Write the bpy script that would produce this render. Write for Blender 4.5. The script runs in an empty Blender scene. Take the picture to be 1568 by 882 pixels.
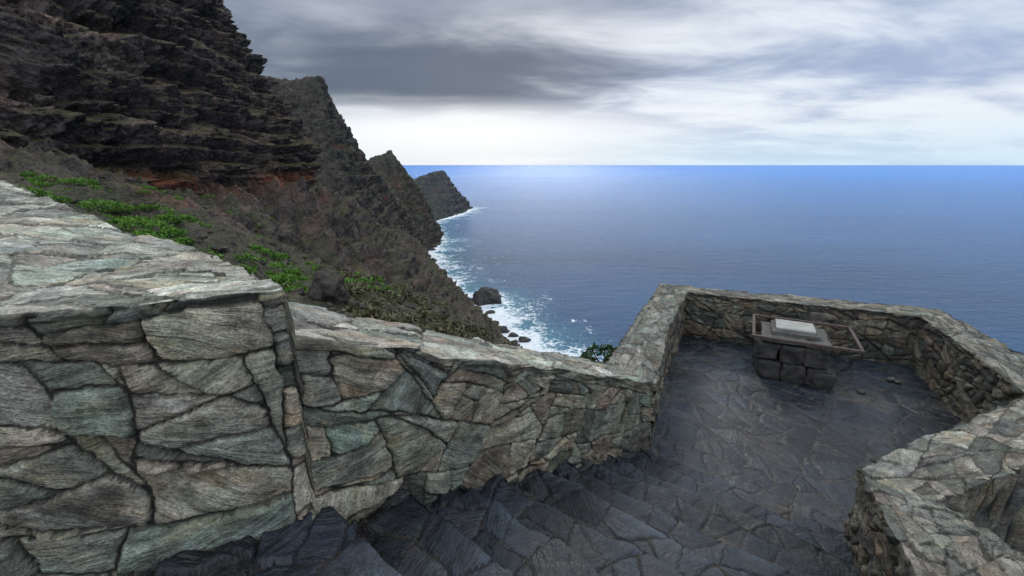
import bpy, math, random
import numpy as np
random.seed(7); rng=np.random.default_rng(11)
scene=bpy.context.scene

# ------------------------------------------------------------------ noise
_perm=rng.permutation(256); _perm=np.concatenate([_perm,_perm,_perm])
_g=rng.normal(size=(256,3)); _g/=np.linalg.norm(_g,axis=1)[:,None]
def perlin(p):
    sh=p.shape[:-1]; p=p.reshape(-1,3)
    i=np.floor(p).astype(np.int64); f=p-i; i&=255
    u=f*f*f*(f*(f*6-15)+10)
    out=0
    for dx in (0,1):
        wx=u[:,0] if dx else 1-u[:,0]
        for dy in (0,1):
            wy=u[:,1] if dy else 1-u[:,1]
            for dz in (0,1):
                wz=u[:,2] if dz else 1-u[:,2]
                h=_perm[_perm[_perm[(i[:,0]+dx)&255]+((i[:,1]+dy)&255)]+((i[:,2]+dz)&255)]
                g=_g[h]
                out=out+wx*wy*wz*(g[:,0]*(f[:,0]-dx)+g[:,1]*(f[:,1]-dy)+g[:,2]*(f[:,2]-dz))
    return out.reshape(sh)*1.5
def fbm(p,scale,oct=4,rid=False,gain=0.5):
    s=np.asarray(scale,float); a=1.0; r=0; q=p/s
    for k in range(oct):
        n=perlin(q+17.3*k)
        if rid: n=1-2*np.abs(n)
        r=r+a*n; a*=gain; q=q*2.03
    return r
def sstep(a,b,x):
    t=np.clip((x-a)/(b-a),0,1); return t*t*(3-2*t)

# ------------------------------------------------------------------ mesh helpers
def link(ob,parent=None):
    scene.collection.objects.link(ob)
    if parent: ob.parent=parent
    return ob
def grid_mesh(name,V,mat,attrs=None,mask=None,flip=False,parent=None):
    nu,nv=V.shape[:2]
    idx=np.arange(nu*nv).reshape(nu,nv)
    q=np.stack([idx[:-1,:-1],idx[1:,:-1],idx[1:,1:],idx[:-1,1:]],-1)
    if mask is not None:
        m=mask[:-1,:-1]&mask[1:,:-1]&mask[1:,1:]&mask[:-1,1:]; q=q[m]
    q=q.reshape(-1,4)
    if flip: q=q[:,::-1]
    return raw_mesh(name,V.reshape(-1,3),q,mat,attrs,parent)
def raw_mesh(name,verts,faces,mat,attrs=None,parent=None,smooth=True):
    faces=np.ascontiguousarray(faces); n=len(faces); k=faces.shape[1]
    me=bpy.data.meshes.new(name)
    me.vertices.add(len(verts)); me.vertices.foreach_set('co',np.asarray(verts,np.float32).ravel())
    me.loops.add(n*k); me.loops.foreach_set('vertex_index',faces.astype(np.int32).ravel())
    me.polygons.add(n); me.polygons.foreach_set('loop_start',np.arange(0,n*k,k,dtype=np.int32))
    me.polygons.foreach_set('loop_total',np.full(n,k,np.int32))
    me.polygons.foreach_set('use_smooth',np.full(n,smooth))
    me.update(calc_edges=True)
    if attrs:
        for an,a in attrs.items():
            a=np.asarray(a,np.float32)
            if a.shape[-1]==3 and a.ndim>1:
                at=me.attributes.new(an,'FLOAT_VECTOR','POINT'); at.data.foreach_set('vector',a.reshape(-1,3).ravel())
            else:
                at=me.attributes.new(an,'FLOAT','POINT'); at.data.foreach_set('value',a.ravel())
    if mat: me.materials.append(mat)
    return link(bpy.data.objects.new(name,me),parent)
def normals(V):
    du=np.gradient(V,axis=0); dv=np.gradient(V,axis=1)
    n=np.cross(du,dv); n/=np.linalg.norm(n,axis=-1,keepdims=True)+1e-9
    return n

# ------------------------------------------------------------------ node helpers
def newmat(name,rough=0.85,spec=0.3):
    m=bpy.data.materials.new(name); m.use_nodes=True
    nt=m.node_tree; b=nt.nodes['Principled BSDF']
    b.inputs['Roughness'].default_value=rough; b.inputs['Specular IOR Level'].default_value=spec
    return m,nt,b
def N(nt,t,**k):
    n=nt.nodes.new(t)
    for a,v in k.items(): setattr(n,a,v)
    return n
def setin(nt,sock,v):
    if isinstance(v,bpy.types.NodeSocket): nt.links.new(v,sock)
    elif v is not None:
        sock.default_value=v
def mth(nt,op,a,b=None,c=None,clamp=False):
    n=N(nt,'ShaderNodeMath',operation=op,use_clamp=clamp)
    setin(nt,n.inputs[0],a); setin(nt,n.inputs[1],b)
    if c is not None: setin(nt,n.inputs[2],c)
    return n.outputs[0]
def vmth(nt,op,a,b=None,scale=None):
    n=N(nt,'ShaderNodeVectorMath',operation=op); setin(nt,n.inputs[0],a)
    if b is not None: setin(nt,n.inputs[1],b)
    if scale is not None: setin(nt,n.inputs['Scale'],scale)
    return n.outputs['Value'] if op in('LENGTH','DOT_PRODUCT','DISTANCE') else n.outputs[0]
def noise(nt,vec,scale,detail=4,rough=0.55,dist=0.0):
    n=N(nt,'ShaderNodeTexNoise'); nt.links.new(vec,n.inputs['Vector'])
    n.inputs['Scale'].default_value=scale; n.inputs['Detail'].default_value=min(detail,4)
    n.inputs['Roughness'].default_value=rough; n.inputs['Distortion'].default_value=dist
    return n.outputs['Fac']
def rng_(nt,v,a,b,c,d,smooth=False):
    n=N(nt,'ShaderNodeMapRange'); n.interpolation_type='SMOOTHSTEP' if smooth else 'LINEAR'
    setin(nt,n.inputs[0],v)
    for i,x in enumerate((a,b,c,d)): n.inputs[i+1].default_value=x
    return n.outputs[0]
def mix(nt,f,a,b,blend='MIX'):
    n=N(nt,'ShaderNodeMix',data_type='RGBA',blend_type=blend)
    setin(nt,n.inputs[0],f)
    for s,v in ((n.inputs[6],a),(n.inputs[7],b)):
        if isinstance(v,tuple): v=(*v,1)[:4]
        setin(nt,s,v)
    return n.outputs[2]
def attr(nt,name,out='Fac'):
    n=N(nt,'ShaderNodeAttribute',attribute_name=name); return n.outputs[out]
def bump(nt,b,h,strength,dist,prev=None):
    n=N(nt,'ShaderNodeBump'); n.inputs['Strength'].default_value=strength; n.inputs['Distance'].default_value=dist
    nt.links.new(h,n.inputs['Height'])
    if prev: nt.links.new(prev,n.inputs['Normal'])
    nt.links.new(n.outputs[0],b.inputs['Normal']); return n.outputs[0]
def vscale(nt,v,s):
    return vmth(nt,'MULTIPLY',v,s)

# ------------------------------------------------------------------ masonry material
def masonry(name,joint,rough=0.8,spec=0.3,lam_amt=1.0,contrast=1.0,rough2=None,tint=True):
    m,nt,b=newmat(name,rough,spec)
    col=attr(nt,'stone','Color'); lam=attr(nt,'lam','Vector'); j=attr(nt,'joint')
    geo=N(nt,'ShaderNodeTexCoord').outputs['Object']
    n1=noise(nt,vscale(nt,lam,(2.4,13,3)),1.0,4,0.72,0.6)
    n2=noise(nt,vscale(nt,lam,(12,85,3)),1.0,2,0.65,0)
    n3=noise(nt,geo,9,4,0.74)
    n4=noise(nt,geo,85,2,0.7)
    f=rng_(nt,n1,0.32,0.68,1-0.42*lam_amt*contrast,1+0.40*lam_amt*contrast)
    f=mth(nt,'MULTIPLY',f,rng_(nt,n2,0.3,0.7,1-0.30*lam_amt,1+0.28*lam_amt))
    f=mth(nt,'MULTIPLY',f,rng_(nt,n3,0.3,0.7,0.42,1.55))
    f=mth(nt,'MULTIPLY',f,rng_(nt,n4,0.3,0.7,0.6,1.35))
    c=vmth(nt,'SCALE',col,scale=f)
    if tint:
        st=rng_(nt,noise(nt,vscale(nt,lam,(2.2,6,5)),1.0,3,0.7),0.50,0.66,0,0.6)
        c=mix(nt,st,c,mix(nt,1.0,c,(1.12,0.86,0.62),'MULTIPLY'))
        lf=noise(nt,geo,2.8,3,0.68)
        c=mix(nt,rng_(nt,lf,0.50,0.38,0,0.5),c,mix(nt,1.0,c,(0.85,1.0,0.87),'MULTIPLY'))
        c=mix(nt,rng_(nt,lf,0.56,0.66,0,0.65),c,mix(nt,1.0,c,(.38,.36,.33),'MULTIPLY'))
    li=rng_(nt,noise(nt,geo,26,4,0.75),0.60,0.70,0,0.5)
    c=mix(nt,mth(nt,'MULTIPLY',li,rng_(nt,n3,.4,.6,0,1)),c,mix(nt,1.0,c,(1.75,1.7,1.5),'MULTIPLY'))
    jn=mth(nt,'ADD',j,rng_(nt,n3,0.3,0.7,-0.40,0.15))
    c=mix(nt,rng_(nt,jn,0.2,0.9,0,1),c,joint)
    nt.links.new(c,b.inputs['Base Color'])
    if rough2: nt.links.new(rng_(nt,n3,0.35,0.65,rough,rough2),b.inputs['Roughness'])
    h=mth(nt,'ADD',mth(nt,'MULTIPLY',n1,1.0),mth(nt,'MULTIPLY',n2,0.4))
    h=mth(nt,'ADD',h,mth(nt,'MULTIPLY',n3,1.1)); h=mth(nt,'ADD',h,mth(nt,'MULTIPLY',n4,.2))
    bump(nt,b,h,0.95,0.020*lam_amt+0.005)
    return m
M_wall=masonry('schist_wall_stone',(0.026,0.024,0.019))
M_floor=masonry('slate_paving',(0.058,0.048,0.038),rough=0.33,spec=0.5,lam_amt=0.35,rough2=0.60,tint=False)
M_step=masonry('slate_step_stone',(0.036,0.030,0.024),rough=0.40,spec=0.42,lam_amt=0.5,rough2=0.70,tint=False)

# ------------------------------------------------------------------ broken-slab pattern: recursive splitting of the face
def clip_poly(P,nx,ny,c):
    out=[];n=len(P)
    for i in range(n):
        a=P[i];b=P[(i+1)%n];da=a[0]*nx+a[1]*ny-c;db=b[0]*nx+b[1]*ny-c
        if da>=0: out.append(a)
        if (da>=0)!=(db>=0):
            t=da/(da-db); out.append((a[0]+(b[0]-a[0])*t,a[1]+(b[1]-a[1])*t))
    return out
def parea(P):
    P=np.array(P); x,y=P[:,0],P[:,1]; return 0.5*abs(np.dot(x,np.roll(y,-1))-np.dot(y,np.roll(x,-1)))
def pattern(U,W,spec,palette,seed,stretch=1.0,ang=0.5,gap=0.012,warp=0.03,soft=0.02,cuts=(),axis=False):
    amin,amax,jit,sliv=spec
    r=np.random.default_rng(seed); sh=U.shape
    u=U.ravel()/stretch; w=W.ravel()
    P3=np.stack([u,w,np.full_like(u,seed*3.7)],-1)
    u2=u+warp*fbm(P3,0.40,3,gain=.42)+0.16*warp*perlin(P3/0.035); w2=w+warp*fbm(P3+31,0.40,3,gain=.42)+0.16*warp*perlin(P3/0.035+9)
    n=len(u); ids=np.zeros(n,int); K=130.0; acc=np.zeros(n); cen=[]; areas=[]
    box=[(u2.min()-.1,w2.min()-.1),(u2.max()+.1,w2.min()-.1),(u2.max()+.1,w2.max()+.1),(u2.min()-.1,w2.max()+.1)]
    stack=[(box,np.arange(n),list(cuts))]
    while stack:
        P,idx,ct=stack.pop()
        if len(idx)==0 or len(P)<3: continue
        A=np.array(P); c=A.mean(0); ar=parea(P)
        M=(A-c).T@(A-c); ev,evec=np.linalg.eigh(M); ax=evec[:,1]; asp=math.sqrt(ev[1]/max(ev[0],1e-9))
        target=math.exp(r.uniform(math.log(amin),math.log(amax)))
        if not ct and (ar<amin or (ar<target and asp<3.4) or (ar<amin*3 and asp<7)):
            ids[idx]=len(cen); cen.append(c); areas.append(ar); continue
        if ct:
            nx,ny,off=1.0,0.0,ct[0]/stretch; ct2=ct[1:]
        else:
            ct2=[]
            ex=np.ptp(A,axis=0)
            if r.random()<sliv and ar<amax*2.5 and asp<3:
                nx,ny=evec[:,0]; th=r.normal()*jit*.3; fr=r.choice([.14,.2,.8,.86])
            elif axis:
                nx,ny=(1.,0.) if ex[0]>ex[1]*1.15 else (0.,1.)
                th=r.normal()*jit*(1.3 if nx else .8); fr=r.uniform(.33,.67)
            else:
                nx,ny=ax; th=r.normal()*jit; fr=r.uniform(.33,.67)
            nx,ny=nx*math.cos(th)-ny*math.sin(th),nx*math.sin(th)+ny*math.cos(th)
            pr=A[:,0]*nx+A[:,1]*ny; off=pr.min()+(pr.max()-pr.min())*fr
        d=u2[idx]*nx+w2[idx]*ny-off
        acc[idx]+=np.exp(-K*np.abs(d))
        s=d>=0
        stack.append((clip_poly(P,nx,ny,off),idx[s],ct2)); stack.append((clip_poly(P,-nx,-ny,-off),idx[~s],ct2))
    ed=-np.log(acc+1e-12)/K
    S=np.array(cen); ns=len(S); i1=ids
    pal=np.array(palette); pc=pal[r.integers(0,len(pal),ns)]*r.uniform(.68,1.28,(ns,1))*r.uniform(.97,1.03,(ns,3))
    off=r.uniform(-1,1,ns); tl=r.normal(size=(ns,2))
    an=r.normal(size=ns)*ang
    lu=u*stretch-S[i1,0]*stretch; lw=w-S[i1,1]
    ca,sa=np.cos(an[i1]),np.sin(an[i1])
    lx=lu*ca+lw*sa; ly=-lu*sa+lw*ca
    lam=np.stack([lx,ly,i1*0.731],-1)
    e=ed-gap*(0.3+2.8*np.abs(perlin(P3/0.25+77)))
    joint=1-sstep(-0.003,0.004,e)
    body=sstep(-.003,soft,e)
    L3=np.stack([lx/0.45,ly/0.06,i1*1.37],-1)
    l1=fbm(L3,1.0,4); pl=np.floor(perlin(L3*[1.1,.45,1])*3.5+0.5)/3
    fac=np.full(n,9.)
    for kk in range(3):
        th=r.uniform(0,6.28,ns)[i1]; g=r.uniform(.02,.15,ns)[i1]; c0=r.uniform(-.01,.012,ns)[i1]
        fac=np.minimum(fac,c0-g*(lx*np.cos(th)+ly*np.sin(th)))
    dispb=dict(body=body,off=off[i1],tilt=(tl[i1,0]*lu+tl[i1,1]*lw),lamn=l1,plate=pl,fac=np.clip(fac,-.04,.03))
    R=lambda a:a.reshape(sh+a.shape[1:])
    return {k:R(v) for k,v in dispb.items()},R(pc[i1]),R(lam),R(joint)

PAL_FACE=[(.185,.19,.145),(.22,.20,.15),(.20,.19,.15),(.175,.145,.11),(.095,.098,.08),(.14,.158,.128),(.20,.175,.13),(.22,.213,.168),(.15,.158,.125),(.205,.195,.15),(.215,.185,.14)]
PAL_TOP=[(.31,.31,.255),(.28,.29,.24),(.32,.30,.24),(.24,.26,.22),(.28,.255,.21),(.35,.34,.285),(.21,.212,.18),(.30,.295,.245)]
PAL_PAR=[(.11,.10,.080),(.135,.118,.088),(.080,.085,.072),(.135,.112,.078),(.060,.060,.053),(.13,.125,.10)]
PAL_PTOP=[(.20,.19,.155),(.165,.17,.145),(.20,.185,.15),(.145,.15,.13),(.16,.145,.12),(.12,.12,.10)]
PAL_FLOOR=[(.014,.021,.030),(.020,.028,.037),(.011,.016,.023),(.023,.029,.034),(.017,.025,.033),(.029,.033,.036)]

def wall_sweep(name,secs,nf,nt,no,spec_f,spec_t,palf,palt,seed,fs=1.0,corner=None):
    rows=[];uh=0;ut=0;cu=[]
    for k in range(len(secs)-1):
        a=np.array(secs[k][:8],float); b=np.array(secs[k+1][:8],float); du=secs[k][8]
        h=np.hypot(*(b[:2]-a[:2])); ho=np.hypot(*(b[2:4]-a[2:4])); L=math.hypot(max(h,ho*0.8),b[4]-a[4]); n=max(3,int(L/du))
        for i in range(n):
            t=i/n; rows.append((*(a+(b-a)*t),uh+h*t,ut+L*t))
        uh+=h; ut+=L
        if corner and k in corner: cu.append(uh)
    rows.append((*b,uh,ut)); A=np.array(rows)
    n=len(A)
    Z=np.zeros_like(A[:,0])
    w3=np.stack([A[:,9],Z,Z+seed],-1)
    A[:,4]+=0.020*fbm(w3,0.35,4); A[:,5]+=0.020*fbm(w3+5,0.35,4)
    inn=A[:,:2]; out=A[:,2:4]; wid=np.linalg.norm(out-inn,axis=1)
    sf=np.linspace(0,1,nf,endpoint=False); st=np.linspace(0,1,nt,endpoint=False); so=np.linspace(0,1,no)
    def col3(xy,z): return np.stack([xy[...,0],xy[...,1],z],-1)
    F=col3(np.repeat(inn[:,None],nf,1),A[:,6:7]+(A[:,4:5]-A[:,6:7])*sf)
    T=col3(inn[:,None]+(out-inn)[:,None]*st[None,:,None],A[:,4:5]+(A[:,5:6]-A[:,4:5])*st)
    O=col3(np.repeat(out[:,None],no,1),A[:,5:6]+(A[:,7:8]-A[:,5:6])*so)
    V=np.concatenate([F,T,O],1)
    Nn=normals(V)
    if Nn[:,nf+nt//2,2].mean()<0: Nn=-Nn; flip=True
    else: flip=False
    Uf=np.repeat(A[:,8:9],nf,1); Zf=F[...,2]; dt=A[:,4:5]-Zf
    Wf=dt+0.26*(1-np.exp(-dt/0.08))
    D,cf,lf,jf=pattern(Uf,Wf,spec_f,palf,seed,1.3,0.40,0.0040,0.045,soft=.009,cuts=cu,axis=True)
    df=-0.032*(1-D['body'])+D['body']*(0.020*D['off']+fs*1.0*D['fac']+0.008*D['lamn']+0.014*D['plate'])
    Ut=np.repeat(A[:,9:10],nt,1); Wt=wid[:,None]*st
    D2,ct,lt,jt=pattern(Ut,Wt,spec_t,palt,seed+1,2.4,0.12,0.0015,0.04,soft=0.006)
    dtp=-0.008*(1-D2['body'])+D2['body']*(0.009*D2['off']+.25*D2['fac'])+0.009*D2['lamn']+0.014*D2['plate']
    Uo=np.repeat(A[:,8:9],no,1)+40; Wo=(A[:,5:6]-O[...,2])
    D3,co,lo,jo=pattern(Uo,Wo,(.02,.15,.35,.1),palf,seed+2,1.2,0.3)
    do=-0.04*(1-D3['body'])+0.02*D3['off']
    disp=np.concatenate([df,dtp,do],1)
    lip=np.zeros_like(disp); lipn=0.5+0.5*np.clip(fbm(np.stack([Ut[:,0]*3,Z,Z],-1),1,3),-1,1)
    lip[:,:nf]=np.exp(-(dt/0.05)**2)*0.025*lipn[:,None]
    V=V+Nn*(disp+lip)[...,None]
    V=V+0.010*np.stack([fbm(V+k*9,0.3,3) for k in range(3)],-1)
    stone=np.concatenate([cf,ct,co],1); lam=np.concatenate([lf,lt,lo],1); joint=np.concatenate([jf,jt*0.7,jo],1)
    return grid_mesh(name,V,M_wall,{'stone':stone,'lam':lam,'joint':joint},flip=flip)

# section: inx,iny,outx,outy,z_in_top,z_out_top,z_in_bot,z_out_bot,du
SW=[(-4.6,.65,-7.2,5.6,-.36,.22,-2.0,-3.5,.03),
    (-3.2,1.07,-4.5,4.1,-.45,-.11,-2.0,-3.5,.014),
    (-1.77,1.49,-2.4,2.88,-.50,-.43,-2.0,-3.5,.009),
    (-1.05,1.69,-1.77,2.59,-.50,-.50,-2.0,-3.5,.009),
    (-.98,1.725,-1.70,2.55,-.50,-.50,-2.0,-3.5,.009),
    (-.93,1.785,-1.64,2.49,-.50,-.50,-2.0,-3.5,.012),
    (-.915,1.80,-1.33,2.22,-.70,-.66,-2.0,-3.6,.009),
    (1.62,4.66,1.12,5.12,-2.39,-2.34,-3.5,-5.5,.01)]
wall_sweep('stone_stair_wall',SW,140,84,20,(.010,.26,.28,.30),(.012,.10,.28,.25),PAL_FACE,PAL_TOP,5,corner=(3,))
TW=[(1.63,4.66,1.13,5.10,-2.40,-2.38,-3.5,-6,.014),
    (2.42,6.60,1.95,6.85,-2.40,-2.40,-3.5,-6,.018),
    (3.40,8.48,3.05,9.10,-2.40,-2.40,-3.5,-7,.02),
    (6.69,7.07,7.32,7.40,-2.40,-2.40,-3.5,-8,.018),
    (5.55,4.42,6.10,3.92,-2.40,-2.40,-3.5,-7,.016),
    (4.13,3.79,4.30,3.24,-2.40,-2.40,-3.5,-6,.012),
    (2.86,3.23,3.14,2.80,-2.40,-2.40,-3.5,-5,.010),
    (1.91,1.77,2.70,1.92,-1.86,-1.98,-3.2,-4,.011),
    (.95,.30,1.80,.35,-1.30,-1.40,-2.6,-3.5,.02)]
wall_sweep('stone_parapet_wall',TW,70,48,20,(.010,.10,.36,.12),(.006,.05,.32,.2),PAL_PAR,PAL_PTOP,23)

# ------------------------------------------------------------------ terrace floor + stairs
L0=np.array([-.92,1.74]); ea=np.array([.656,.754]); eb=np.array([.754,-.656])
def inpoly(x,y,poly):
    r=np.zeros(x.shape,bool); n=len(poly); j=n-1
    for i in range(n):
        xi,yi=poly[i]; xj,yj=poly[j]
        c=((yi>y)!=(yj>y))&(x<(xj-xi)*(y-yi)/(yj-yi+1e-12)+xi); r^=c; j=i
    return r
al=np.arange(3.66,9.2,.018); ac=np.arange(-1.2,5.6,.018)
AL,AC=np.meshgrid(al,ac,indexing='ij')
X=L0[0]+ea[0]*AL+eb[0]*AC; Y=L0[1]+ea[1]*AL+eb[1]*AC
D,cc,ll,jj=pattern(AL,AC,(.04,.30,.55,.10),PAL_FLOOR,51,1.0,1.5,0.008,0.09,soft=0.010)
Zf=-3.30-0.008*(1-D['body'])+0.005*D['off']*D['body']+0.007*D['tilt']*D['body']+0.003*D['lamn']+0.003*D['plate']
V=np.stack([X,Y,Zf],-1); V[...,2]+=0.012*fbm(V,0.9,3)
wet=0.85+0.9*np.clip(fbm(V,1.4,3),-.6,.8)
cc=cc*wet[...,None]
dirt=sstep(.35,.8,fbm(V+3,.55,4))*.6
cc=cc*(1-dirt[...,None])+np.array([.046,.040,.033])*dirt[...,None]
mask=inpoly(X,Y,[(1.25,4.85),(3.2,8.85),(7.05,7.25),(5.85,4.15),(3.0,2.95),(2.6,3.4)])
grid_mesh('stone_terrace_floor',V,M_floor,{'stone':cc,'lam':ll,'joint':jj},mask=mask,flip=False)

prof=[]; a=3.70; z=-3.36
prof.append((a,z)); z=-3.13; prof.append((a,z))
for i in range(9):
    a-=0.40; prof.append((a,z-.012)); z+=0.17; prof.append((a+.03,z))
a-=1.6; prof.append((a,z))
prof=np.array(prof); seg=np.linalg.norm(np.diff(prof,axis=0),axis=1); cum=np.concatenate([[0],np.cumsum(seg)])
ss=np.arange(0,cum[-1],.010)
pa=np.interp(ss,cum,prof[:,0]); pz=np.interp(ss,cum,prof[:,1])
ac=np.arange(-.25,2.2,.012)
S2,AC=np.meshgrid(ss,ac,indexing='ij'); PA=np.repeat(pa[:,None],len(ac),1); PZ=np.repeat(pz[:,None],len(ac),1)
w3=np.stack([S2*0+np.floor((S2-.2)/0.57)*3.1,AC,S2*0],-1)
PA=PA+0.07*fbm(w3,(1,.6,1),3)
X=L0[0]+ea[0]*PA+eb[0]*AC; Y=L0[1]+ea[1]*PA+eb[1]*AC
V=np.stack([X,Y,PZ],-1); Nn=normals(V)
if Nn[...,2].mean()<0: Nn=-Nn; fl=True
else: fl=False
cuts=[]
for k in range(1,len(cum)-1,2): cuts+= [cum[k], cum[k+1]]
cuts=cuts[:-1]
D,cc,ll,jj=pattern(S2,AC,(.02,.20,.35,.12),PAL_FLOOR,61,1.0,1.5,0.005,0.03,soft=0.008,cuts=cuts)
rough_l=1.0+2.2*sstep(.35,-0.05,AC)
dd=(-0.008*(1-D['body'])+0.005*D['off']*D['body']+0.004*D['lamn']+0.006*D['plate']+.15*D['fac'])*rough_l
V=V+Nn*dd[...,None]+0.007*np.stack([fbm(V+7*k,.25,4) for k in range(3)],-1)*rough_l[...,None]
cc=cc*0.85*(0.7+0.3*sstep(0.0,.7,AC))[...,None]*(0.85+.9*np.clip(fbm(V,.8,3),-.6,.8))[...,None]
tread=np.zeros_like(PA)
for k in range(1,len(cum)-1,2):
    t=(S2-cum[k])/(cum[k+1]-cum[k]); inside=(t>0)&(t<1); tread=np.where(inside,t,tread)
earth_shading=np.clip(sstep(.15,.6,fbm(V+20,.7,3)+.5*(tread-.45))*.8,0,1)*sstep(.15,.5,AC)  # earth tint towards the riser foot, painted in to replace missing step shading
cc=cc*(1-earth_shading[...,None])+np.array([.055,.045,.034])*earth_shading[...,None]
cc=cc*(1+0.5*np.exp(-((tread-.06)/.07)**2)*(tread>0))[...,None]  # paler worn nosing, painted to make step edges read without a cast shadow
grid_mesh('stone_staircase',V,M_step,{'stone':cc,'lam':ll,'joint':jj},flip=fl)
gx=np.arange(-5,1.6,.04); gy=np.arange(-1.6,2.2,.04); X,Y=np.meshgrid(gx,gy,indexing='ij')
D,cc,ll,jj=pattern(X,Y,(.03,.2,.5,.1),PAL_FLOOR,71,1.0,1.5,0.01,0.05)
Z=-1.78-0.01*(1-D['body'])+0.01*D['off']
rel=(X-L0[0])*ea[0]+(Y-L0[1])*ea[1]
grid_mesh('stone_landing',np.stack([X,Y,Z],-1),M_step,{'stone':cc,'lam':ll,'joint':jj},mask=rel<0.15)

# ------------------------------------------------------------------ terrain
def loft(secs,us,vs):
    S=np.array(secs,float)
    ns,npt=S.shape[:2]
    ui=np.linspace(0,ns-1,us); vi=np.linspace(0,npt-1,vs)
    def interp(A,t):
        i=np.clip(np.floor(t).astype(int),0,A.shape[0]-2); f=t-i
        f=f[(...,)+(None,)*(A.ndim-1)]
        p1=A[i];p2=A[i+1];p0=A[np.clip(i-1,0,None)];p3=A[np.clip(i+2,None,A.shape[0]-1)]
        m1=(p2-p0)*0.28; m2=(p3-p1)*0.28
        return (2*f**3-3*f**2+1)*p1+(f**3-2*f**2+f)*m1+(-2*f**3+3*f**2)*p2+(f**3-f**2)*m2
    G=interp(S,ui); G=np.swapaxes(interp(np.swapaxes(G,0,1),vi),0,1)
    return G
def rockmat(name,dark,light,veg,vegamt,bumpd=1.0,sc=1.0,red=None,vegn=(0.55,0.85),lay=False):
    m,nt,b=newmat(name,0.9,0.2)
    geo=N(nt,'ShaderNodeNewGeometry'); pos=geo.outputs['Position']; nz=N(nt,'ShaderNodeSeparateXYZ'); nt.links.new(geo.outputs['Normal'],nz.inputs[0])
    n1=noise(nt,pos,0.07/sc,3,0.62); n2=noise(nt,pos,0.42/sc,4,0.74,0.3); n3=noise(nt,pos,1.9/sc,4,0.8)
    f=mth(nt,'ADD',mth(nt,'MULTIPLY',n1,.35),mth(nt,'MULTIPLY',n2,.55)); f=mth(nt,'ADD',f,mth(nt,'MULTIPLY',n3,.5))
    c=mix(nt,rng_(nt,f,0.58,0.84,0,1),dark,light)
    if lay: c=mix(nt,mth(nt,'MULTIPLY',attr(nt,'lay'),rng_(nt,n2,.3,.6,.2,1)),c,mix(nt,1.0,c,(2.3,2.0,1.75),'MULTIPLY'))
    c=mix(nt,rng_(nt,n1,.5,.65,0,.5),c,mix(nt,1.0,c,(1.2,.88,.74),'MULTIPLY'))
    vn=mth(nt,'ADD',nz.outputs[2],rng_(nt,n3,.3,.7,-.28,.28)); vn=mth(nt,'ADD',vn,rng_(nt,n1,.3,.7,.3,-.3))
    vf=mth(nt,'MULTIPLY',rng_(nt,vn,vegn[0],vegn[1],0,1),vegamt)
    vc=mix(nt,rng_(nt,n3,.35,.65,0,1),veg,tuple(x*2.1 for x in veg))
    c=mix(nt,vf,c,vc)
    if red:
        c=mix(nt,mth(nt,'MULTIPLY',attr(nt,'red'),rng_(nt,n2,.35,.6,0.2,1)),c,red)
    nt.links.new(c,b.inputs['Base Color'])
    hh=mth(nt,'ADD',mth(nt,'MULTIPLY',n2,1.6),mth(nt,'MULTIPLY',n3,.6))
    bump(nt,b,hh,1.0,bumpd)
    return m
M_cliff=rockmat('basalt_cliff_rock',(.014,.013,.013),(.175,.152,.140),(.058,.052,.022),0.8,1.5,1.0,(.28,.070,.03),vegn=(.48,.82),lay=True)
M_slope=rockmat('hillside_ground',(.016,.014,.013),(.165,.135,.115),(.040,.046,.018),0.62,1.1,0.9,(.26,.08,.045),vegn=(.66,1.0))
M_mid=rockmat('mountain_rock',(.012,.012,.013),(.115,.103,.093),(.036,.040,.022),0.6,4.0,3.0,(.18,.065,.04),vegn=(.42,.8),lay=True)
M_far=rockmat('hazed_headland_rock',(.022,.026,.032),(.095,.097,.102),(.038,.045,.038),0.6,4.0,4.0,(.12,.065,.05),vegn=(.40,.8),lay=True)  # distance haze put into the rock colour: bluer, with lifted darks

def ledges(V,spacing,amp,seed,tilt=2.0):
    h=V[...,2]+tilt*fbm(V+seed,(28,28,60),3)
    s=h/spacing+0.22*perlin(V/[11,11,500]+seed)
    k=np.floor(s); f=s-k
    ampk=0.45+0.9*np.abs(perlin(np.stack([V[...,0]/17,V[...,1]/17,k*3.3+seed],-1)))*2
    prof=np.where(f<.78,(f/.78)**.8,(1-f)/.22)
    return amp*ampk*(prof-.5),f

# near cliff
A=[[(-66.8,47.5,3.1),(-92.0,70.2,21.5),(-133.5,115.5,81.0)],[(-56.2,52.7,3.1),(-73.1,72.3,18.0),(-101.2,110.4,62.3)],[(-54.6,61.7,-1.8),(-65.5,78.2,13.0),(-91.0,118.8,55.4)],[(-62.5,92.0,-4.9),(-70.9,107.8,15.3),(-85.1,138.5,51.5)],[(-68.9,128.4,-4.3),(-77.2,138.7,14.4),(-92.2,158.4,48.5)],[(-67.1,154.3,-4.5),(-76.5,164.2,12.9),(-96,175.6,36)],[(-90,185,-8),(-98,190,14),(-110,188,36)],[(-128.3,266.6,-10.7),(-130.6,264.9,20.9),(-133.3,252.4,42.0)]]
A=[[(-120,-20,12),(-150,-10,40),(-200,10,110)],[(-80,20,8),(-108,38,28),(-150,70,92)]]+A
secs=[]
for c in A:
    b,m,t=[np.array(q,float) for q in c]
    low=b+np.array([3.0,-4,-9]); over=t+np.array([-45,25,4.0])
    secs.append([low,b,(b*.45+m*.55)+[1.5,-1.5,0],m,(m+t)/2,t,over])
V=loft(secs,900,660); Nn=normals(V)
if (Nn@np.array([.6,-.6,.5])).mean()<0: Nn=-Nn; fl=True
else: fl=False
Vv=V.copy()
vv=np.linspace(0,6,660)[None,:]
hz_=Nn*[1,1,.25]; hz_/=np.linalg.norm(hz_,axis=-1,keepdims=True)
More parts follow.
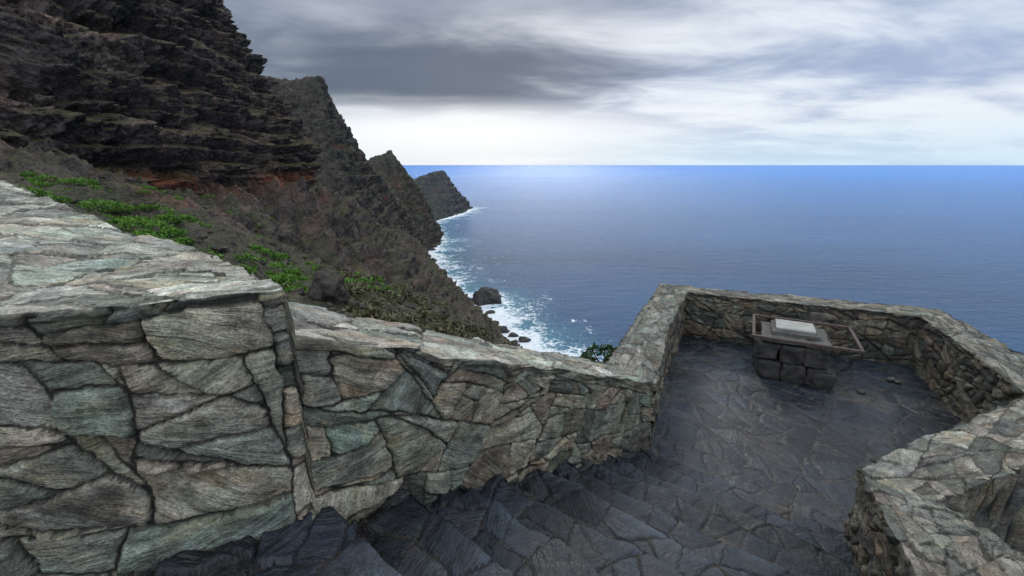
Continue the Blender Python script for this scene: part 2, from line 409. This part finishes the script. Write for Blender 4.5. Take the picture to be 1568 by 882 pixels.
l1,f1=ledges(Vv,7.0,5.0,1,2.5); l2,f2=ledges(Vv,2.6,1.5,5,1.2)
d=2.8*fbm(Vv,28,3)+l1+l2
d+=2.6*fbm(Vv,(4.6,4.6,14),4,True)+0.8*fbm(Vv+50,1.5,4,True)
d-=3.0*sstep(2,4.5,vv)
d*=sstep(0.2,1.2,vv)*(1-0.6*sstep(5.1,6,vv))
d-=3.0*np.exp(-((vv-1.15)/.22)**2)
V=V+hz_*d[...,None]
red=np.exp(-((vv-1.02)/.18)**2)*np.clip(0.5+1.8*fbm(Vv+3,(30,30,60),3),0,1)*sstep(25,60,V[...,1])
lay=np.clip(sstep(.72,.84,f1)+.6*sstep(.7,.85,f2),0,1)*np.clip(.5+fbm(Vv,(12,12,30),3),0,1)
grid_mesh('rocky_cliff',V,M_cliff,{'red':red,'lay':lay},flip=fl)

# coastal slope
Bs=[(-40,[(-80,20),(-50,10),(-20,4),(-5,-1),(20,-14),(60,-60),(230,-205)]),
(0,[(-72,14),(-45,7),(-14,1),(-4,-2.6),(8,-10),(55,-60),(220,-205)]),
(6,[(-68,11),(-50,6),(-14,-.6),(-4.5,-2.7),(3,-6.2),(52,-61),(215,-205)]),
(12,[(-66,9),(-53,5),(-13,-1.5),(-6,-3.7),(3,-8.5),(50,-63),(210,-205)]),
(20,[(-68,8),(-56,4.3),(-20,-1.1),(-11,-4.0),(1,-10),(50,-70),(200,-205)]),
(36,[(-70,6),(-57,2.2),(-28,-3.4),(-14,-9),(1,-18),(54,-82),(192,-205)]),
(57,[(-72,2),(-57,-1),(-36,-6.5),(-16,-19.5),(1,-33),(60,-98),(185,-205)]),
(92,[(-82,-4),(-62,-7.5),(-42,-17),(-22,-34),(1,-54),(60,-116),(165,-205)]),
(154,[(-95,-5),(-67,-9),(-50,-25),(-28,-52),(1,-86),(50,-137),(130,-205)]),
(250,[(-125,-12),(-87,-30),(-70,-47),(-43,-77),(-14,-108),(30,-150),(85,-205)]),
(400,[(-150,-36),(-115,-66),(-95,-85),(-68,-110),(-40,-137),(-2,-169),(46,-205)]),
(490,[(-170,-55),(-127,-83),(-108,-101),(-80,-126),(-55,-151),(-30,-175),(-5,-205)]),
(565,[(-180,-72),(-138,-96),(-120,-112),(-98,-134),(-78,-157),(-57,-180),(-37,-205)]),
(677,[(-190,-95),(-153,-115),(-140,-127),(-127,-143),(-115,-164),(-105,-184),(-95,-205)]),
(779,[(-200,-113),(-165,-141),(-158,-151),(-150,-165),(-143,-180),(-137,-192),(-131,-206)]),
(968,[(-220,-140),(-200,-170),(-195,-178),(-190,-186),(-187,-193),(-185,-199),(-182,-207)]),
(1090,[(-240,-170),(-220,-185),(-216,-190),(-212,-194),(-208,-198),(-204,-202),(-200,-208)])]
V=loft([[(x,y,z) for x,z in r] for y,r in Bs],1000,520); Nn=normals(V)
if Nn[...,2].mean()<0: Nn=-Nn; fl=True
else: fl=False
dist=np.hypot(V[...,0],V[...,1]); k1=sstep(20,260,dist); k2=sstep(5,30,dist); k3=sstep(22,90,dist)
d=k1*(8*fbm(V,(55,80,60),4)+7.0*fbm(V,(24,24,50),5,True)-6.5)+k3*(3.8*fbm(V+4,(9,9,16),5,True)-3.8)+k2*(0.9*fbm(V+9,7,4)+0.4*fbm(V+3,(2.2,2.2,1),4,True)-.4)+0.10*fbm(V,1.2,4)
lg,_=ledges(V,8,5.5,9,3); d+=lg*sstep(30,110,dist)*sstep(-.6,0,fbm(V+70,60,2)+.2)
d*=1-0.8*sstep(-188,-203,V[...,2])
vB=np.linspace(0,6,520)[None,:]+0*V[...,0]
V=V+Nn*d[...,None]
V[...,2]=np.where((V[...,0]>-2.6)&(dist<12)&(V[...,0]<8)&(V[...,1]>-2),np.minimum(V[...,2],-3.9),V[...,2])
red=np.clip(fbm(V+11,(16,16,9),3)-.15,0,1)*sstep(150,50,dist)*sstep(15,28,dist)*1.1
red=np.maximum(red,np.exp(-((vB-1.12-.15*fbm(V,(20,20,20),2))/.13)**2)*sstep(55,75,V[...,1])*sstep(190,150,V[...,1])*np.clip(.5+1.5*fbm(V+30,(16,16,9),3),0,1))
HB=V.copy()
grid_mesh('hillside_slope',V,M_slope,{'red':np.clip(red,0,1)},flip=fl)
HBf=HB[::2,::2].reshape(-1,3)
def ground(x,y):
    i=np.argmin((HBf[:,0]-x)**2+(HBf[:,1]-y)**2); return HBf[i,2]

C=[[(-434.7,811.7,124.8),(-359,652,34.6),(-203,354,-44)],[(-384,781,125),(-320,631,32),(-183,354,-44)],[(-366,780,122),(-298,620,29),(-168,354,-44)],[(-330,758,119),(-267,598,27),(-161,374,-46)],[(-291,749,123),(-236,587,22),(-152,403,-54)],[(-283,743,100),(-224,596,20),(-154,450,-69)],[(-265,743,63),(-215,615,12.5),(-153,498,-86)],[(-247,753,25),(-208,640,-10),(-153,544,-105)],[(-244,788,0),(-214,696,-33),(-159,611,-122)],[(-234,822,-27),(-211,750,-61),(-165,686,-145)],[(-224,865,-58),(-205,804,-94),(-174,784,-166)],[(-210,953,-118),(-201,925,-141),(-194,933,-190)],[(-204,1049,-183),(-203,1045,-195),(-202,1045,-205)]]
def massif(name,C,us,vs,amp,sp,seed,mat,backv=(-60,260,-220)):
    secs=[]
    for c in C:
        t,m,b=[np.array(q,float) for q in c]
        bk=t+np.array(backv)*[1,1,0]; bk[2]=max(-210,t[2]-160) if t[2]>-150 else -212
        low=b+[6,-6,-14]
        secs.append([low,b,(b+m)/2,m,(m*.5+t*.5),t,(t*.6+bk*.4),bk])
    V=loft(secs,us,vs); Nn=normals(V)
    if (Nn@np.array([.4,-.6,.5])).mean()<0: Nn=-Nn; fl=True
    else: fl=False
    vv=np.linspace(0,7,vs)[None,:]
    a1,f1=ledges(V,sp,sp*.45,seed,6); a2,f2=ledges(V,sp*.4,sp*.16,seed+4,3)
    d=amp*(1.0*fbm(V+seed,45*amp/5,4)+1.6*fbm(V+seed,(13*amp/5,13*amp/5,60*amp/5),5,True)*.6)+a1+a2
    d+=amp*.18*fbm(V,3.5*amp/5,4)
    damp=1-0.65*np.exp(-((vv-5)/.45)**2)
    V=V+Nn*(d*damp)[...,None]
    V[...,2]+=amp*0.6*fbm(V*[1,1,0],(16*amp/5,16*amp/5,1),5,True)*np.exp(-((vv-5)/.4)**2)
    red=np.exp(-((vv-3)/.10)**2)*0.9*sstep(-.1,.3,fbm(V+seed,(60,60,60),2))
    lay=np.clip(sstep(.7,.85,f1),0,1)*np.clip(.5+fbm(V,(60,60,90),3),0,1)
    return grid_mesh(name,V,mat,{'red':red+0*V[...,0],'lay':lay*.8},flip=fl)
massif('mountain_ridge',C,560,460,5.0,17,13,M_mid)
Dm=[[(-549,1652,-26),(-446,1323,-89),(-321,1003,-124)],[(-491,1608,3),(-408,1328,-71),(-285,999,-138)],[(-456,1580,15),(-377,1331,-62),(-262,1015,-155)],[(-417,1562,25.5),(-343,1331,-62),(-245,1030,-175)],[(-395,1543,33),(-316,1308,-70),(-230,1046,-195)],[(-373,1515,7),(-293,1283,-87),(-219,1058,-205)],[(-341,1476,-23),(-265,1256,-106),(-209,1069,-205)],[(-301,1416,-55),(-244,1240,-127),(-202,1095,-205)],[(-259,1343,-94),(-222,1223,-151),(-196,1137,-205)],[(-221,1266,-148),(-204,1213,-171),(-194,1184,-205)],[(-197,1223,-187),(-195,1212,-195),(-192,1200,-208)]]
massif('rocky_headland',Dm,340,280,7.0,20,31,M_mid)
Em=[[(-686,2656,-60),(-581,2200,-120),(-400,1600,-200)],[(-530,2464,-88),(-436,2032,-151),(-335,1623,-205)],[(-449,2366,-66),(-370,2036,-138),(-287,1644,-205)],[(-379,2289,-45),(-321,2040,-124),(-261,1759,-205)],[(-335,2250,-38),(-287,2064,-111),(-239,1825,-205)],[(-311,2234,-59),(-262,2068,-134),(-222,1904,-205)],[(-282,2210,-107),(-239,2093,-156),(-210,1998,-205)],[(-244,2188,-148),(-220,2130,-174),(-201,2081,-205)],[(-202,2165,-194),(-200,2158,-198),(-195,2145,-208)]]
massif('rocky_headland',Em,260,200,7.0,22,47,M_far)

# ------------------------------------------------------------------ rocks
import bmesh
def icorock(name,loc,dims,mat,amp,seed,sub=5,rot=0,parent=None,attrs=None):
    bm=bmesh.new(); bmesh.ops.create_icosphere(bm,subdivisions=sub,radius=1)
    P=np.array([v.co[:] for v in bm.verts])
    r=1+amp*fbm(P+seed,0.9,5,True)*.5+amp*.8*perlin(P*1.3+seed)
    P=P*r[:,None]; cr,sr=math.cos(rot),math.sin(rot)
    P=P*np.array(dims); P=np.stack([P[:,0]*cr-P[:,1]*sr,P[:,0]*sr+P[:,1]*cr,P[:,2]],-1)+np.array(loc)
    F=np.array([[v.index for v in f.verts] for f in bm.faces]); bm.free()
    return raw_mesh(name,P,F,mat,attrs,parent)
M_sr,nt,b=newmat('wet_basalt',0.6,0.4)
g=N(nt,'ShaderNodeTexCoord').outputs['Object']; nn=noise(nt,g,.25,4,.7)
nt.links.new(mix(nt,nn,(.008,.008,.009),(.05,.045,.042)),b.inputs['Base Color']); bump(nt,b,nn,1,2)
icorock('sea_stack',(-38,652,-199),(17,12,14),M_sr,.6,3)
SR=[(-13,528,8),(-30,600,5),(2,512,5),(-22,560,4),(-52,622,4),(-84,680,6),(-112,745,6),(14,497,6),(-168,950,7),(-190,1075,7),(-25,548,3)]
for i,(x,y,s) in enumerate(SR):
    icorock('sea_rock',(x,y,-200.6),(s,s*.75,s*.7),M_sr,.45,8+i*7,4)
M_bo=rockmat('boulder_rock',(.010,.009,.009),(.10,.085,.075),(.05,.05,.03),.2,.05,.08)
icorock('boulder',(-5.3,12.6,ground(-5.3,12.6)+.22),(.44,.36,.40),M_bo,.6,5,4)
icorock('boulder',(-23.5,37,ground(-23.5,37)+.1),(.7,.6,.5),M_bo,.5,15,4)
icorock('boulder',(-13.5,19.5,ground(-13.5,19.5)+.05),(.4,.35,.3),M_bo,.5,25,4)
allP=[];allF=[];o=0
bm=bmesh.new(); bmesh.ops.create_icosphere(bm,subdivisions=2,radius=1); IP=np.array([v.co[:] for v in bm.verts]); IF=np.array([[v.index for v in f.verts] for f in bm.faces]); bm.free()
for i in range(1800):
    dd=10*math.exp(random.random()*2.4); azi=random.uniform(-62,-8)
    x=dd*math.sin(math.radians(azi)); y=dd*math.cos(math.radians(azi))
    s=random.choice([.06,.08,.12,.12,.18,.3])*random.uniform(.6,1.3)*(0.5+dd/70)
    P=IP*(1+.5*perlin(IP*1.4+i*3.1))[:,None]*np.array([s,s*random.uniform(.5,.9),s*random.uniform(.4,.7)])
    c,q=math.cos(i),math.sin(i); P=np.stack([P[:,0]*c-P[:,1]*q,P[:,0]*q+P[:,1]*c,P[:,2]],-1)+[x,y,ground(x,y)+s*.05]
    allP.append(P);allF.append(IF+o);o+=len(P)
raw_mesh('loose_rocks',np.concatenate(allP),np.concatenate(allF),M_bo,smooth=False)

# ------------------------------------------------------------------ vegetation
def leafmat(name,a,b_):
    m,nt,b=newmat(name,0.65,0.3)
    c=mix(nt,attr(nt,'tone'),a,b_); nt.links.new(c,b.inputs['Base Color'])
    return m
M_green=leafmat('euphorbia_leaf',(.020,.055,.006),(.11,.24,.022))
M_dry=leafmat('scrub_leaf',(.03,.032,.014),(.11,.10,.045))
M_tree=leafmat('tree_leaf',(.012,.03,.01),(.05,.10,.025))
def clumps(name,items,mat,size,parent=None):
    vs=[];tn=[]
    for (x,y,z,rx,ry,rz,n) in items:
        p=rng.normal(size=(n,3)); p/=np.linalg.norm(p,axis=1)[:,None]; p[:,2]=np.abs(p[:,2])
        lump=1+.35*perlin(p*2.2+x*3.1+y)
        rr=rng.uniform(.55,1.0,(n,1))**.5*lump[:,None]
        c=p*rr*[rx,ry,rz]+[x,y,z-.05]
        s=size*rng.uniform(.6,1.4,(n,1))
        d1=rng.normal(size=(n,3)); d1/=np.linalg.norm(d1,axis=1)[:,None]
        d1=d1+p*.6; d2=np.cross(d1,rng.normal(size=(n,3))); d2/=np.linalg.norm(d2,axis=1)[:,None]
        q=np.stack([c-d1*s*.5-d2*s*.1,c-d1*s*.0-d2*s*.28,c+d1*s*.6,c+d2*s*.28],1)
        vs.append(q.reshape(-1,3)); t=np.clip(.15+.55*p[:,2]*rr[:,0]+rng.uniform(-.2,.35,n),0,1); tn.append(np.repeat(t,4))
    V=np.concatenate(vs); F=np.arange(len(V)).reshape(-1,4)
    return raw_mesh(name,V,F,mat,{'tone':np.concatenate(tn)},parent,smooth=False)
def at(x,y,r,h=.6,n=500): return (x,y,ground(x,y),r,r*.9,r*h,n)
spots=[(-7.4,8.6,.9),(-8.6,10.6,1.0),(-9.8,12.4,1.2),(-11.2,13.6,1.2),(-12.6,15.8,1.0),(-16.4,18.3,1.5),(-15.0,19.8,1.0),(-16.7,23.2,1.1),(-11.6,21.7,1.1),(-8.0,15.5,.8),(-9.5,18.5,.8),(-19,18,1.2),(-23,21,1.3),(-24.9,27,1.4),(-18,29,1.2),(-12,26,.9),(-30,38,1.3),(-20,36,1.0),(-36,46,1.5),(-15,33,1.0),(-30,30,1.3),(-6.6,13.6,.6)]
for (x,y,r) in spots:
    it=[at(x,y,r*.6,.5,1300)]
    for k in range(6):
        it.append(at(x+random.gauss(0,r*.65),y+random.gauss(0,r*.65),r*random.uniform(.28,.5),.5,600))
    clumps('green_shrub',it,M_green,.08)
items=[]
for i in range(420):
    dd=11*math.exp(random.random()*1.9); azi=random.uniform(-56,-14)
    x=dd*math.sin(math.radians(azi)); y=dd*math.cos(math.radians(azi)); r=random.uniform(.1,.35)*(1+dd/50)
    if fbm(np.array([[x,y,0.]]),9,2)[0]>.0: items.append(at(x,y,r,.5,120))
clumps('green_groundcover',items,M_green,.11)
items=[]
for i in range(2000):
    dd=10*math.exp(random.random()*3.3); azi=random.uniform(-60,0)
    x=dd*math.sin(math.radians(azi)); y=dd*math.cos(math.radians(azi)); r=random.uniform(.12,.42)*(1+dd/60)
    if fbm(np.array([[x,y,5.]]),14,2)[0]>-.12: items.append(at(x,y,r,.6,44))
clumps('hillside_scrub',items,M_dry,.14)
tx,ty=1.75,8.3; gz=ground(tx,ty)
tree=bpy.data.objects.new('small_tree',None); link(tree)
M_bark,nt,b=newmat('bark',.9,.2); b.inputs['Base Color'].default_value=(.06,.045,.03,1)
def limb(name,p,q,r0,r1,par,mat=M_bark,seg=8):
    p=np.array(p,float);q=np.array(q,float);d=q-p;d/=np.linalg.norm(d);u=np.cross(d,[.3,.1,1]);u/=np.linalg.norm(u)+1e-9;w=np.cross(d,u)
    V=[];n=6
    for i in range(n+1):
        t=i/n;c=p+(q-p)*t+u*.05*math.sin(t*5);r=r0+(r1-r0)*t
        for k in range(seg):
            a=2*math.pi*k/seg; V.append(c+r*(u*math.cos(a)+w*math.sin(a)))
    F=[[i*seg+k,i*seg+(k+1)%seg,(i+1)*seg+(k+1)%seg,(i+1)*seg+k] for i in range(n) for k in range(seg)]
    return raw_mesh(name,np.array(V),np.array(F),mat,None,par)
top=-3.74
limb('trunk',(tx,ty,gz-.3),(tx+.05,ty,top),.08,.035,tree)
its=[]
for k in range(9):
    a=k*2.4; e=(tx+.28*math.cos(a),ty+.28*math.sin(a),top-.15+.3*random.random())
    limb('limb_%d'%k,(tx,ty,top-.55+.05*k),e,.025,.008,tree); its.append((*e,.17,.17,.14,170))
clumps('crown',its,M_tree,.06,tree)

# ------------------------------------------------------------------ viewpoint table
tab=bpy.data.objects.new('viewpoint_table',None); link(tab)
tc=np.array([4.60,6.82]); rz=math.atan2(-.46,.89); tu=np.array([math.cos(rz),math.sin(rz)]); tv=np.array([-tu[1],tu[0]])
def simplerock(name,a,b_,rough,bd,sc):
    m,nt,b=newmat(name,rough,.3); g=N(nt,'ShaderNodeTexCoord').outputs['Object']
    n1=noise(nt,g,6*sc,4,.65); n2=noise(nt,g,45*sc,4,.7)
    f=mth(nt,'ADD',mth(nt,'MULTIPLY',n1,.6),mth(nt,'MULTIPLY',n2,.4))
    nt.links.new(mix(nt,rng_(nt,f,.35,.65,0,1),a,b_),b.inputs['Base Color']); bump(nt,b,f,.9,bd); return m
M_blk=simplerock('lava_block',(.012,.012,.012),(.065,.06,.056),.85,.02,1)
M_cap=simplerock('cap_stone',(.036,.035,.032),(.125,.117,.105),.8,.01,1)
M_pan=simplerock('weathered_panel',(.20,.205,.18),(.36,.365,.32),.7,.006,1)
M_rust=simplerock('weathered_metal',(.040,.027,.022),(.105,.075,.062),.6,.004,2)
def block(name,cu,cv,z0,z1,lu,lv,mat,amp,par,seg=14,seed=0,rnd=.03):
    bm=bmesh.new(); bmesh.ops.create_cube(bm,size=2)
    bmesh.ops.subdivide_edges(bm,edges=bm.edges[:],cuts=seg,use_grid_fill=True)
    P=np.array([v.co[:] for v in bm.verts]); F=np.array([[v.index for v in f.verts] for f in bm.faces]); bm.free()
    h=np.array([lu/2,lv/2,(z1-z0)/2]); Q=P*h
    core=np.clip(Q,-(h-rnd),h-rnd); dl=Q-core; ln=np.linalg.norm(dl,axis=1,keepdims=True)+1e-9
    Q=core+dl/ln*np.minimum(ln,rnd)
    W=Q+[seed*3.3,seed,0]
    Q=Q+amp*np.stack([fbm(W+7*k,.22,4) for k in range(3)],-1)
    xy=tc+np.outer(Q[:,0]+cu,tu)+np.outer(Q[:,1]+cv,tv)
    V=np.column_stack([xy,Q[:,2]+(z0+z1)/2])
    return raw_mesh(name,V,F,mat,None,par)
k=0
for lev in range(2):
    z0=-3.32+lev*.31
    for i in range(3):
        for jv in (-1,1):
            k+=1
            block('block_%d'%k,-.40+i*.33+(.04 if lev else -.02)*(1 if jv>0 else -1),jv*.22,z0,z0+.305,.325,.42,M_blk,.035,tab,10,k,.05)
block('block_foot',.36,-.32,-3.32,-3.06,.30,.30,M_blk,.035,tab,10,30,.05)
block('cap_slab',-.08,0,-2.70,-2.62,.92,.84,M_cap,.02,tab,18,40,.02)
block('upper_slab',-.08,.03,-2.617,-2.55,.66,.58,M_cap,.012,tab,14,41,.015)
block('panel',-.08,.05,-2.547,-2.505,.54,.46,M_pan,.006,tab,14,42,.010)
for nm,cu,cv,lu,lv in (('rail_front',.03,-.56,1.42,.042),('rail_back',.03,.56,1.42,.042),('rail_left',-.66,0,.042,1.078),('rail_right',.72,0,.042,1.078)):
    block(nm,cu,cv,-2.60,-2.56,lu,lv,M_rust,.004,tab,10,50,.006)
for nm,cu,cv in (('bracket_front_left',-.35,-.49),('bracket_front_right',.25,-.49),('bracket_back_left',-.35,.49),('bracket_back_right',.25,.49)):
    block(nm,cu,cv,-2.64,-2.603,.04,.16,M_rust,.002,tab,4,50,.004)
for i,(cu,cv,s) in enumerate([(1.35,.35,.06),(1.42,.30,.045),(.85,-.35,.05)]):
    p=tc+cu*tu+cv*tv; icorock('loose_stone',(p[0],p[1],-3.27),(s,s*.7,s*.5),M_cap,.3,60+i,3)

# ------------------------------------------------------------------ sea
xs=np.concatenate([-np.geomspace(60000,340,60),np.arange(-320,240,4),np.geomspace(245,60000,60)])
ys=np.concatenate([-np.geomspace(60000,50,40),np.linspace(0,390,30),np.arange(400,2260,5),np.geomspace(2280,60000,70)])
X,Y=np.meshgrid(xs,ys,indexing='ij')
shore=np.array([(165,92),(130,154),(85,250),(60,400),(32,445),(-7,490),(-38,565),(-75,633),(-95,677),(-131,779),(-183,968),(-206,1058),(-195,1150),(-192,1200),(-205,1225),(-250,1350),(-280,1500),(-285,1640),(-239,1825),(-222,1904),(-210,1998),(-200,2081),(-195,2145)],float)
dm=np.full(X.shape,1e9)
for a_,b_ in zip(shore[:-1],shore[1:]):
    ab=b_-a_; t=np.clip(((X-a_[0])*ab[0]+(Y-a_[1])*ab[1])/(ab@ab),0,1)
    dm=np.minimum(dm,np.hypot(X-a_[0]-t*ab[0],Y-a_[1]-t*ab[1]))
for rx,ry,rr in [(-38,652,10)]+[(x,y,s*.5) for x,y,s in SR]:
    dm=np.minimum(dm,np.maximum(0,np.hypot(X-rx,(Y-ry))-rr)*1.1)
Pn=np.stack([X,Y,0*X],-1); wig=fbm(Pn,70,3)
foam=np.exp(-dm/(25+30*np.clip(wig+.5,0,1.6)))
foam=np.maximum(foam,0.45*np.exp(-(np.hypot((X-84)/16,(Y-566)/9))**2))
foam=np.maximum(foam,0.40*np.exp(-(np.hypot((X-95)/6,(Y-535)/22))**2))
sh_=np.exp(-dm/62)
M_sea,nt,b=newmat('sea_water',.28,.5)
geo=N(nt,'ShaderNodeNewGeometry').outputs['Position']
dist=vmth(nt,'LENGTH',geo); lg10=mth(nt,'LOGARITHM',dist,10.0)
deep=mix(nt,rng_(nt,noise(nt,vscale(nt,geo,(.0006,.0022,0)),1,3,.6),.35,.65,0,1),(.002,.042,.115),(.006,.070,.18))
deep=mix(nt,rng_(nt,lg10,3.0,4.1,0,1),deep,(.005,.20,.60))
teal=(.03,.26,.32)
c=mix(nt,rng_(nt,attr(nt,'shallow'),.15,.9,0,.85),deep,teal)
fn=noise(nt,vscale(nt,geo,(1,1,0)),.085,4,.72,1.2); fn2=noise(nt,vscale(nt,geo,(1,1,0)),.5,3,.7,0)
fs=mth(nt,'ADD',attr(nt,'foam'),mth(nt,'MULTIPLY',mth(nt,'SUBTRACT',fn,.5),2.0)); fs=mth(nt,'ADD',fs,mth(nt,'MULTIPLY',mth(nt,'SUBTRACT',fn2,.5),.8))
fs=mth(nt,'MULTIPLY',rng_(nt,fs,.36,.60,0,1),rng_(nt,attr(nt,'foam'),.03,.15,0,1))
c=mix(nt,fs,c,(.80,.84,.86)); nt.links.new(c,b.inputs['Base Color'])
nt.links.new(mth(nt,'ADD',mth(nt,'MULTIPLY',fs,.5),.25),b.inputs['Roughness']); b.inputs['IOR'].default_value=1.33
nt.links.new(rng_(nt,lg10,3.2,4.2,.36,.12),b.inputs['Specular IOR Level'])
w1=noise(nt,vscale(nt,geo,(.55,1.3,0)),.035,3,.66,0); w2=noise(nt,vscale(nt,geo,(.8,1.6,0)),.25,3,.7,0)
h=mth(nt,'ADD',mth(nt,'MULTIPLY',w1,10.0),mth(nt,'MULTIPLY',w2,3.4))
bump(nt,b,h,1.0,1.0)
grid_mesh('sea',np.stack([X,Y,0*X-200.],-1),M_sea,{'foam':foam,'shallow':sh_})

# ------------------------------------------------------------------ world
w=bpy.data.worlds.new('World'); scene.world=w; w.use_nodes=True; nt=w.node_tree; nt.nodes.clear()
out=N(nt,'ShaderNodeOutputWorld'); bg1=N(nt,'ShaderNodeBackground'); bg2=N(nt,'ShaderNodeBackground'); ms=N(nt,'ShaderNodeMixShader')
SUN_EL=math.radians(29); SUN_AZ=math.radians(4)
sky=N(nt,'ShaderNodeTexSky'); sky.sky_type='NISHITA'; sky.sun_disc=False; sky.sun_elevation=SUN_EL; sky.sun_rotation=SUN_AZ
nt.links.new(sky.outputs[0],bg1.inputs[0]); bg1.inputs[1].default_value=.07
dirv=N(nt,'ShaderNodeTexCoord').outputs['Generated']
sx=N(nt,'ShaderNodeSeparateXYZ'); nt.links.new(dirv,sx.inputs[0]); dx,dy,dz=sx.outputs
zz=mth(nt,'MAXIMUM',dz,0.0)
inv=mth(nt,'DIVIDE',1.0,mth(nt,'ADD',zz,.14))
cp=N(nt,'ShaderNodeCombineXYZ'); nt.links.new(mth(nt,'MULTIPLY',dx,inv),cp.inputs[0]); nt.links.new(mth(nt,'MULTIPLY',dy,inv),cp.inputs[1]); cp.inputs[2].default_value=3.3
cpo=cp.outputs[0]
c1=noise(nt,vscale(nt,cpo,(.42,.62,1)),1.0,4,.52,.6)
c2=noise(nt,vscale(nt,cpo,(1.1,1.9,1)),1.0,4,.60,.4)
cl=mth(nt,'ADD',mth(nt,'MULTIPLY',c1,.55),mth(nt,'MULTIPLY',c2,.45))
base=mix(nt,rng_(nt,cl,.38,.60,0,1,True),(.40,.49,.70),(.86,.92,1.0))
def blob(cx,cz,rx,rzz,soft0,soft1):
    a_=mth(nt,'DIVIDE',mth(nt,'SUBTRACT',dx,cx),rx); b_=mth(nt,'DIVIDE',mth(nt,'SUBTRACT',dz,cz),rzz)
    r=mth(nt,'SQRT',mth(nt,'ADD',mth(nt,'MULTIPLY',a_,a_),mth(nt,'MULTIPLY',b_,b_)))
    r=mth(nt,'ADD',r,mth(nt,'MULTIPLY',mth(nt,'SUBTRACT',cl,.5),2.0))
    return mth(nt,'MULTIPLY',rng_(nt,r,soft0,soft1,1,0,True),rng_(nt,dy,0,.3,0,1))
dk=blob(-.19,.175,.44,.09,.3,1.35)
base=mix(nt,mth(nt,'MULTIPLY',blob(-.38,.34,.90,.26,.3,1.3),.8),base,(.20,.24,.325))
base=mix(nt,mth(nt,'MULTIPLY',dk,.92),base,(.095,.128,.188))
br=blob(-.12,.060,.46,.055,.2,1.3)
base=mix(nt,mth(nt,'MULTIPLY',br,.92),base,(1.02,1.04,1.07))
hz=rng_(nt,dz,.0,.09,1,0,True)
hcol=mix(nt,rng_(nt,dx,-.05,.45,0,1),(.92,.97,1.0),(.62,.83,.99))
base=mix(nt,mth(nt,'MULTIPLY',hz,.78),base,hcol)
bf=mth(nt,'ADD',rng_(nt,dy,.35,-.5,0,.8,True),rng_(nt,dz,.5,.9,0,.5,True)); bf=mth(nt,'ADD',bf,1.0)  # sky boosted overhead and behind the camera, unseen fill light for wall faces
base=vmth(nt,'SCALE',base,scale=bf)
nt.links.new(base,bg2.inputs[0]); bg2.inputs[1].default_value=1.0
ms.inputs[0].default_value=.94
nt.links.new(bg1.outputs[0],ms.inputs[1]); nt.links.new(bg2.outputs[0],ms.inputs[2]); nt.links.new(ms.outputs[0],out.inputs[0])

sl=bpy.data.lights.new('sun','SUN'); sl.energy=1.0; sl.angle=math.radians(16); sl.color=(1,.98,.95)
so=link(bpy.data.objects.new('sun',sl))
from mathutils import Vector
sd_=Vector((math.sin(SUN_AZ)*math.cos(SUN_EL),math.cos(SUN_AZ)*math.cos(SUN_EL),math.sin(SUN_EL)))
so.rotation_euler=sd_.to_track_quat('Z','Y').to_euler(); so.location=(0,0,50)

# ------------------------------------------------------------------ camera
cam=bpy.data.cameras.new('camera'); co=link(bpy.data.objects.new('camera',cam))
cam.sensor_width=36; cam.lens=16; cam.clip_start=.05; cam.clip_end=200000
co.rotation_euler=(math.radians(90-15.3),0,0); co.location=(0,0,0)
scene.camera=co
scene.view_settings.view_transform='Standard'; scene.view_settings.look='None'; scene.view_settings.exposure=0
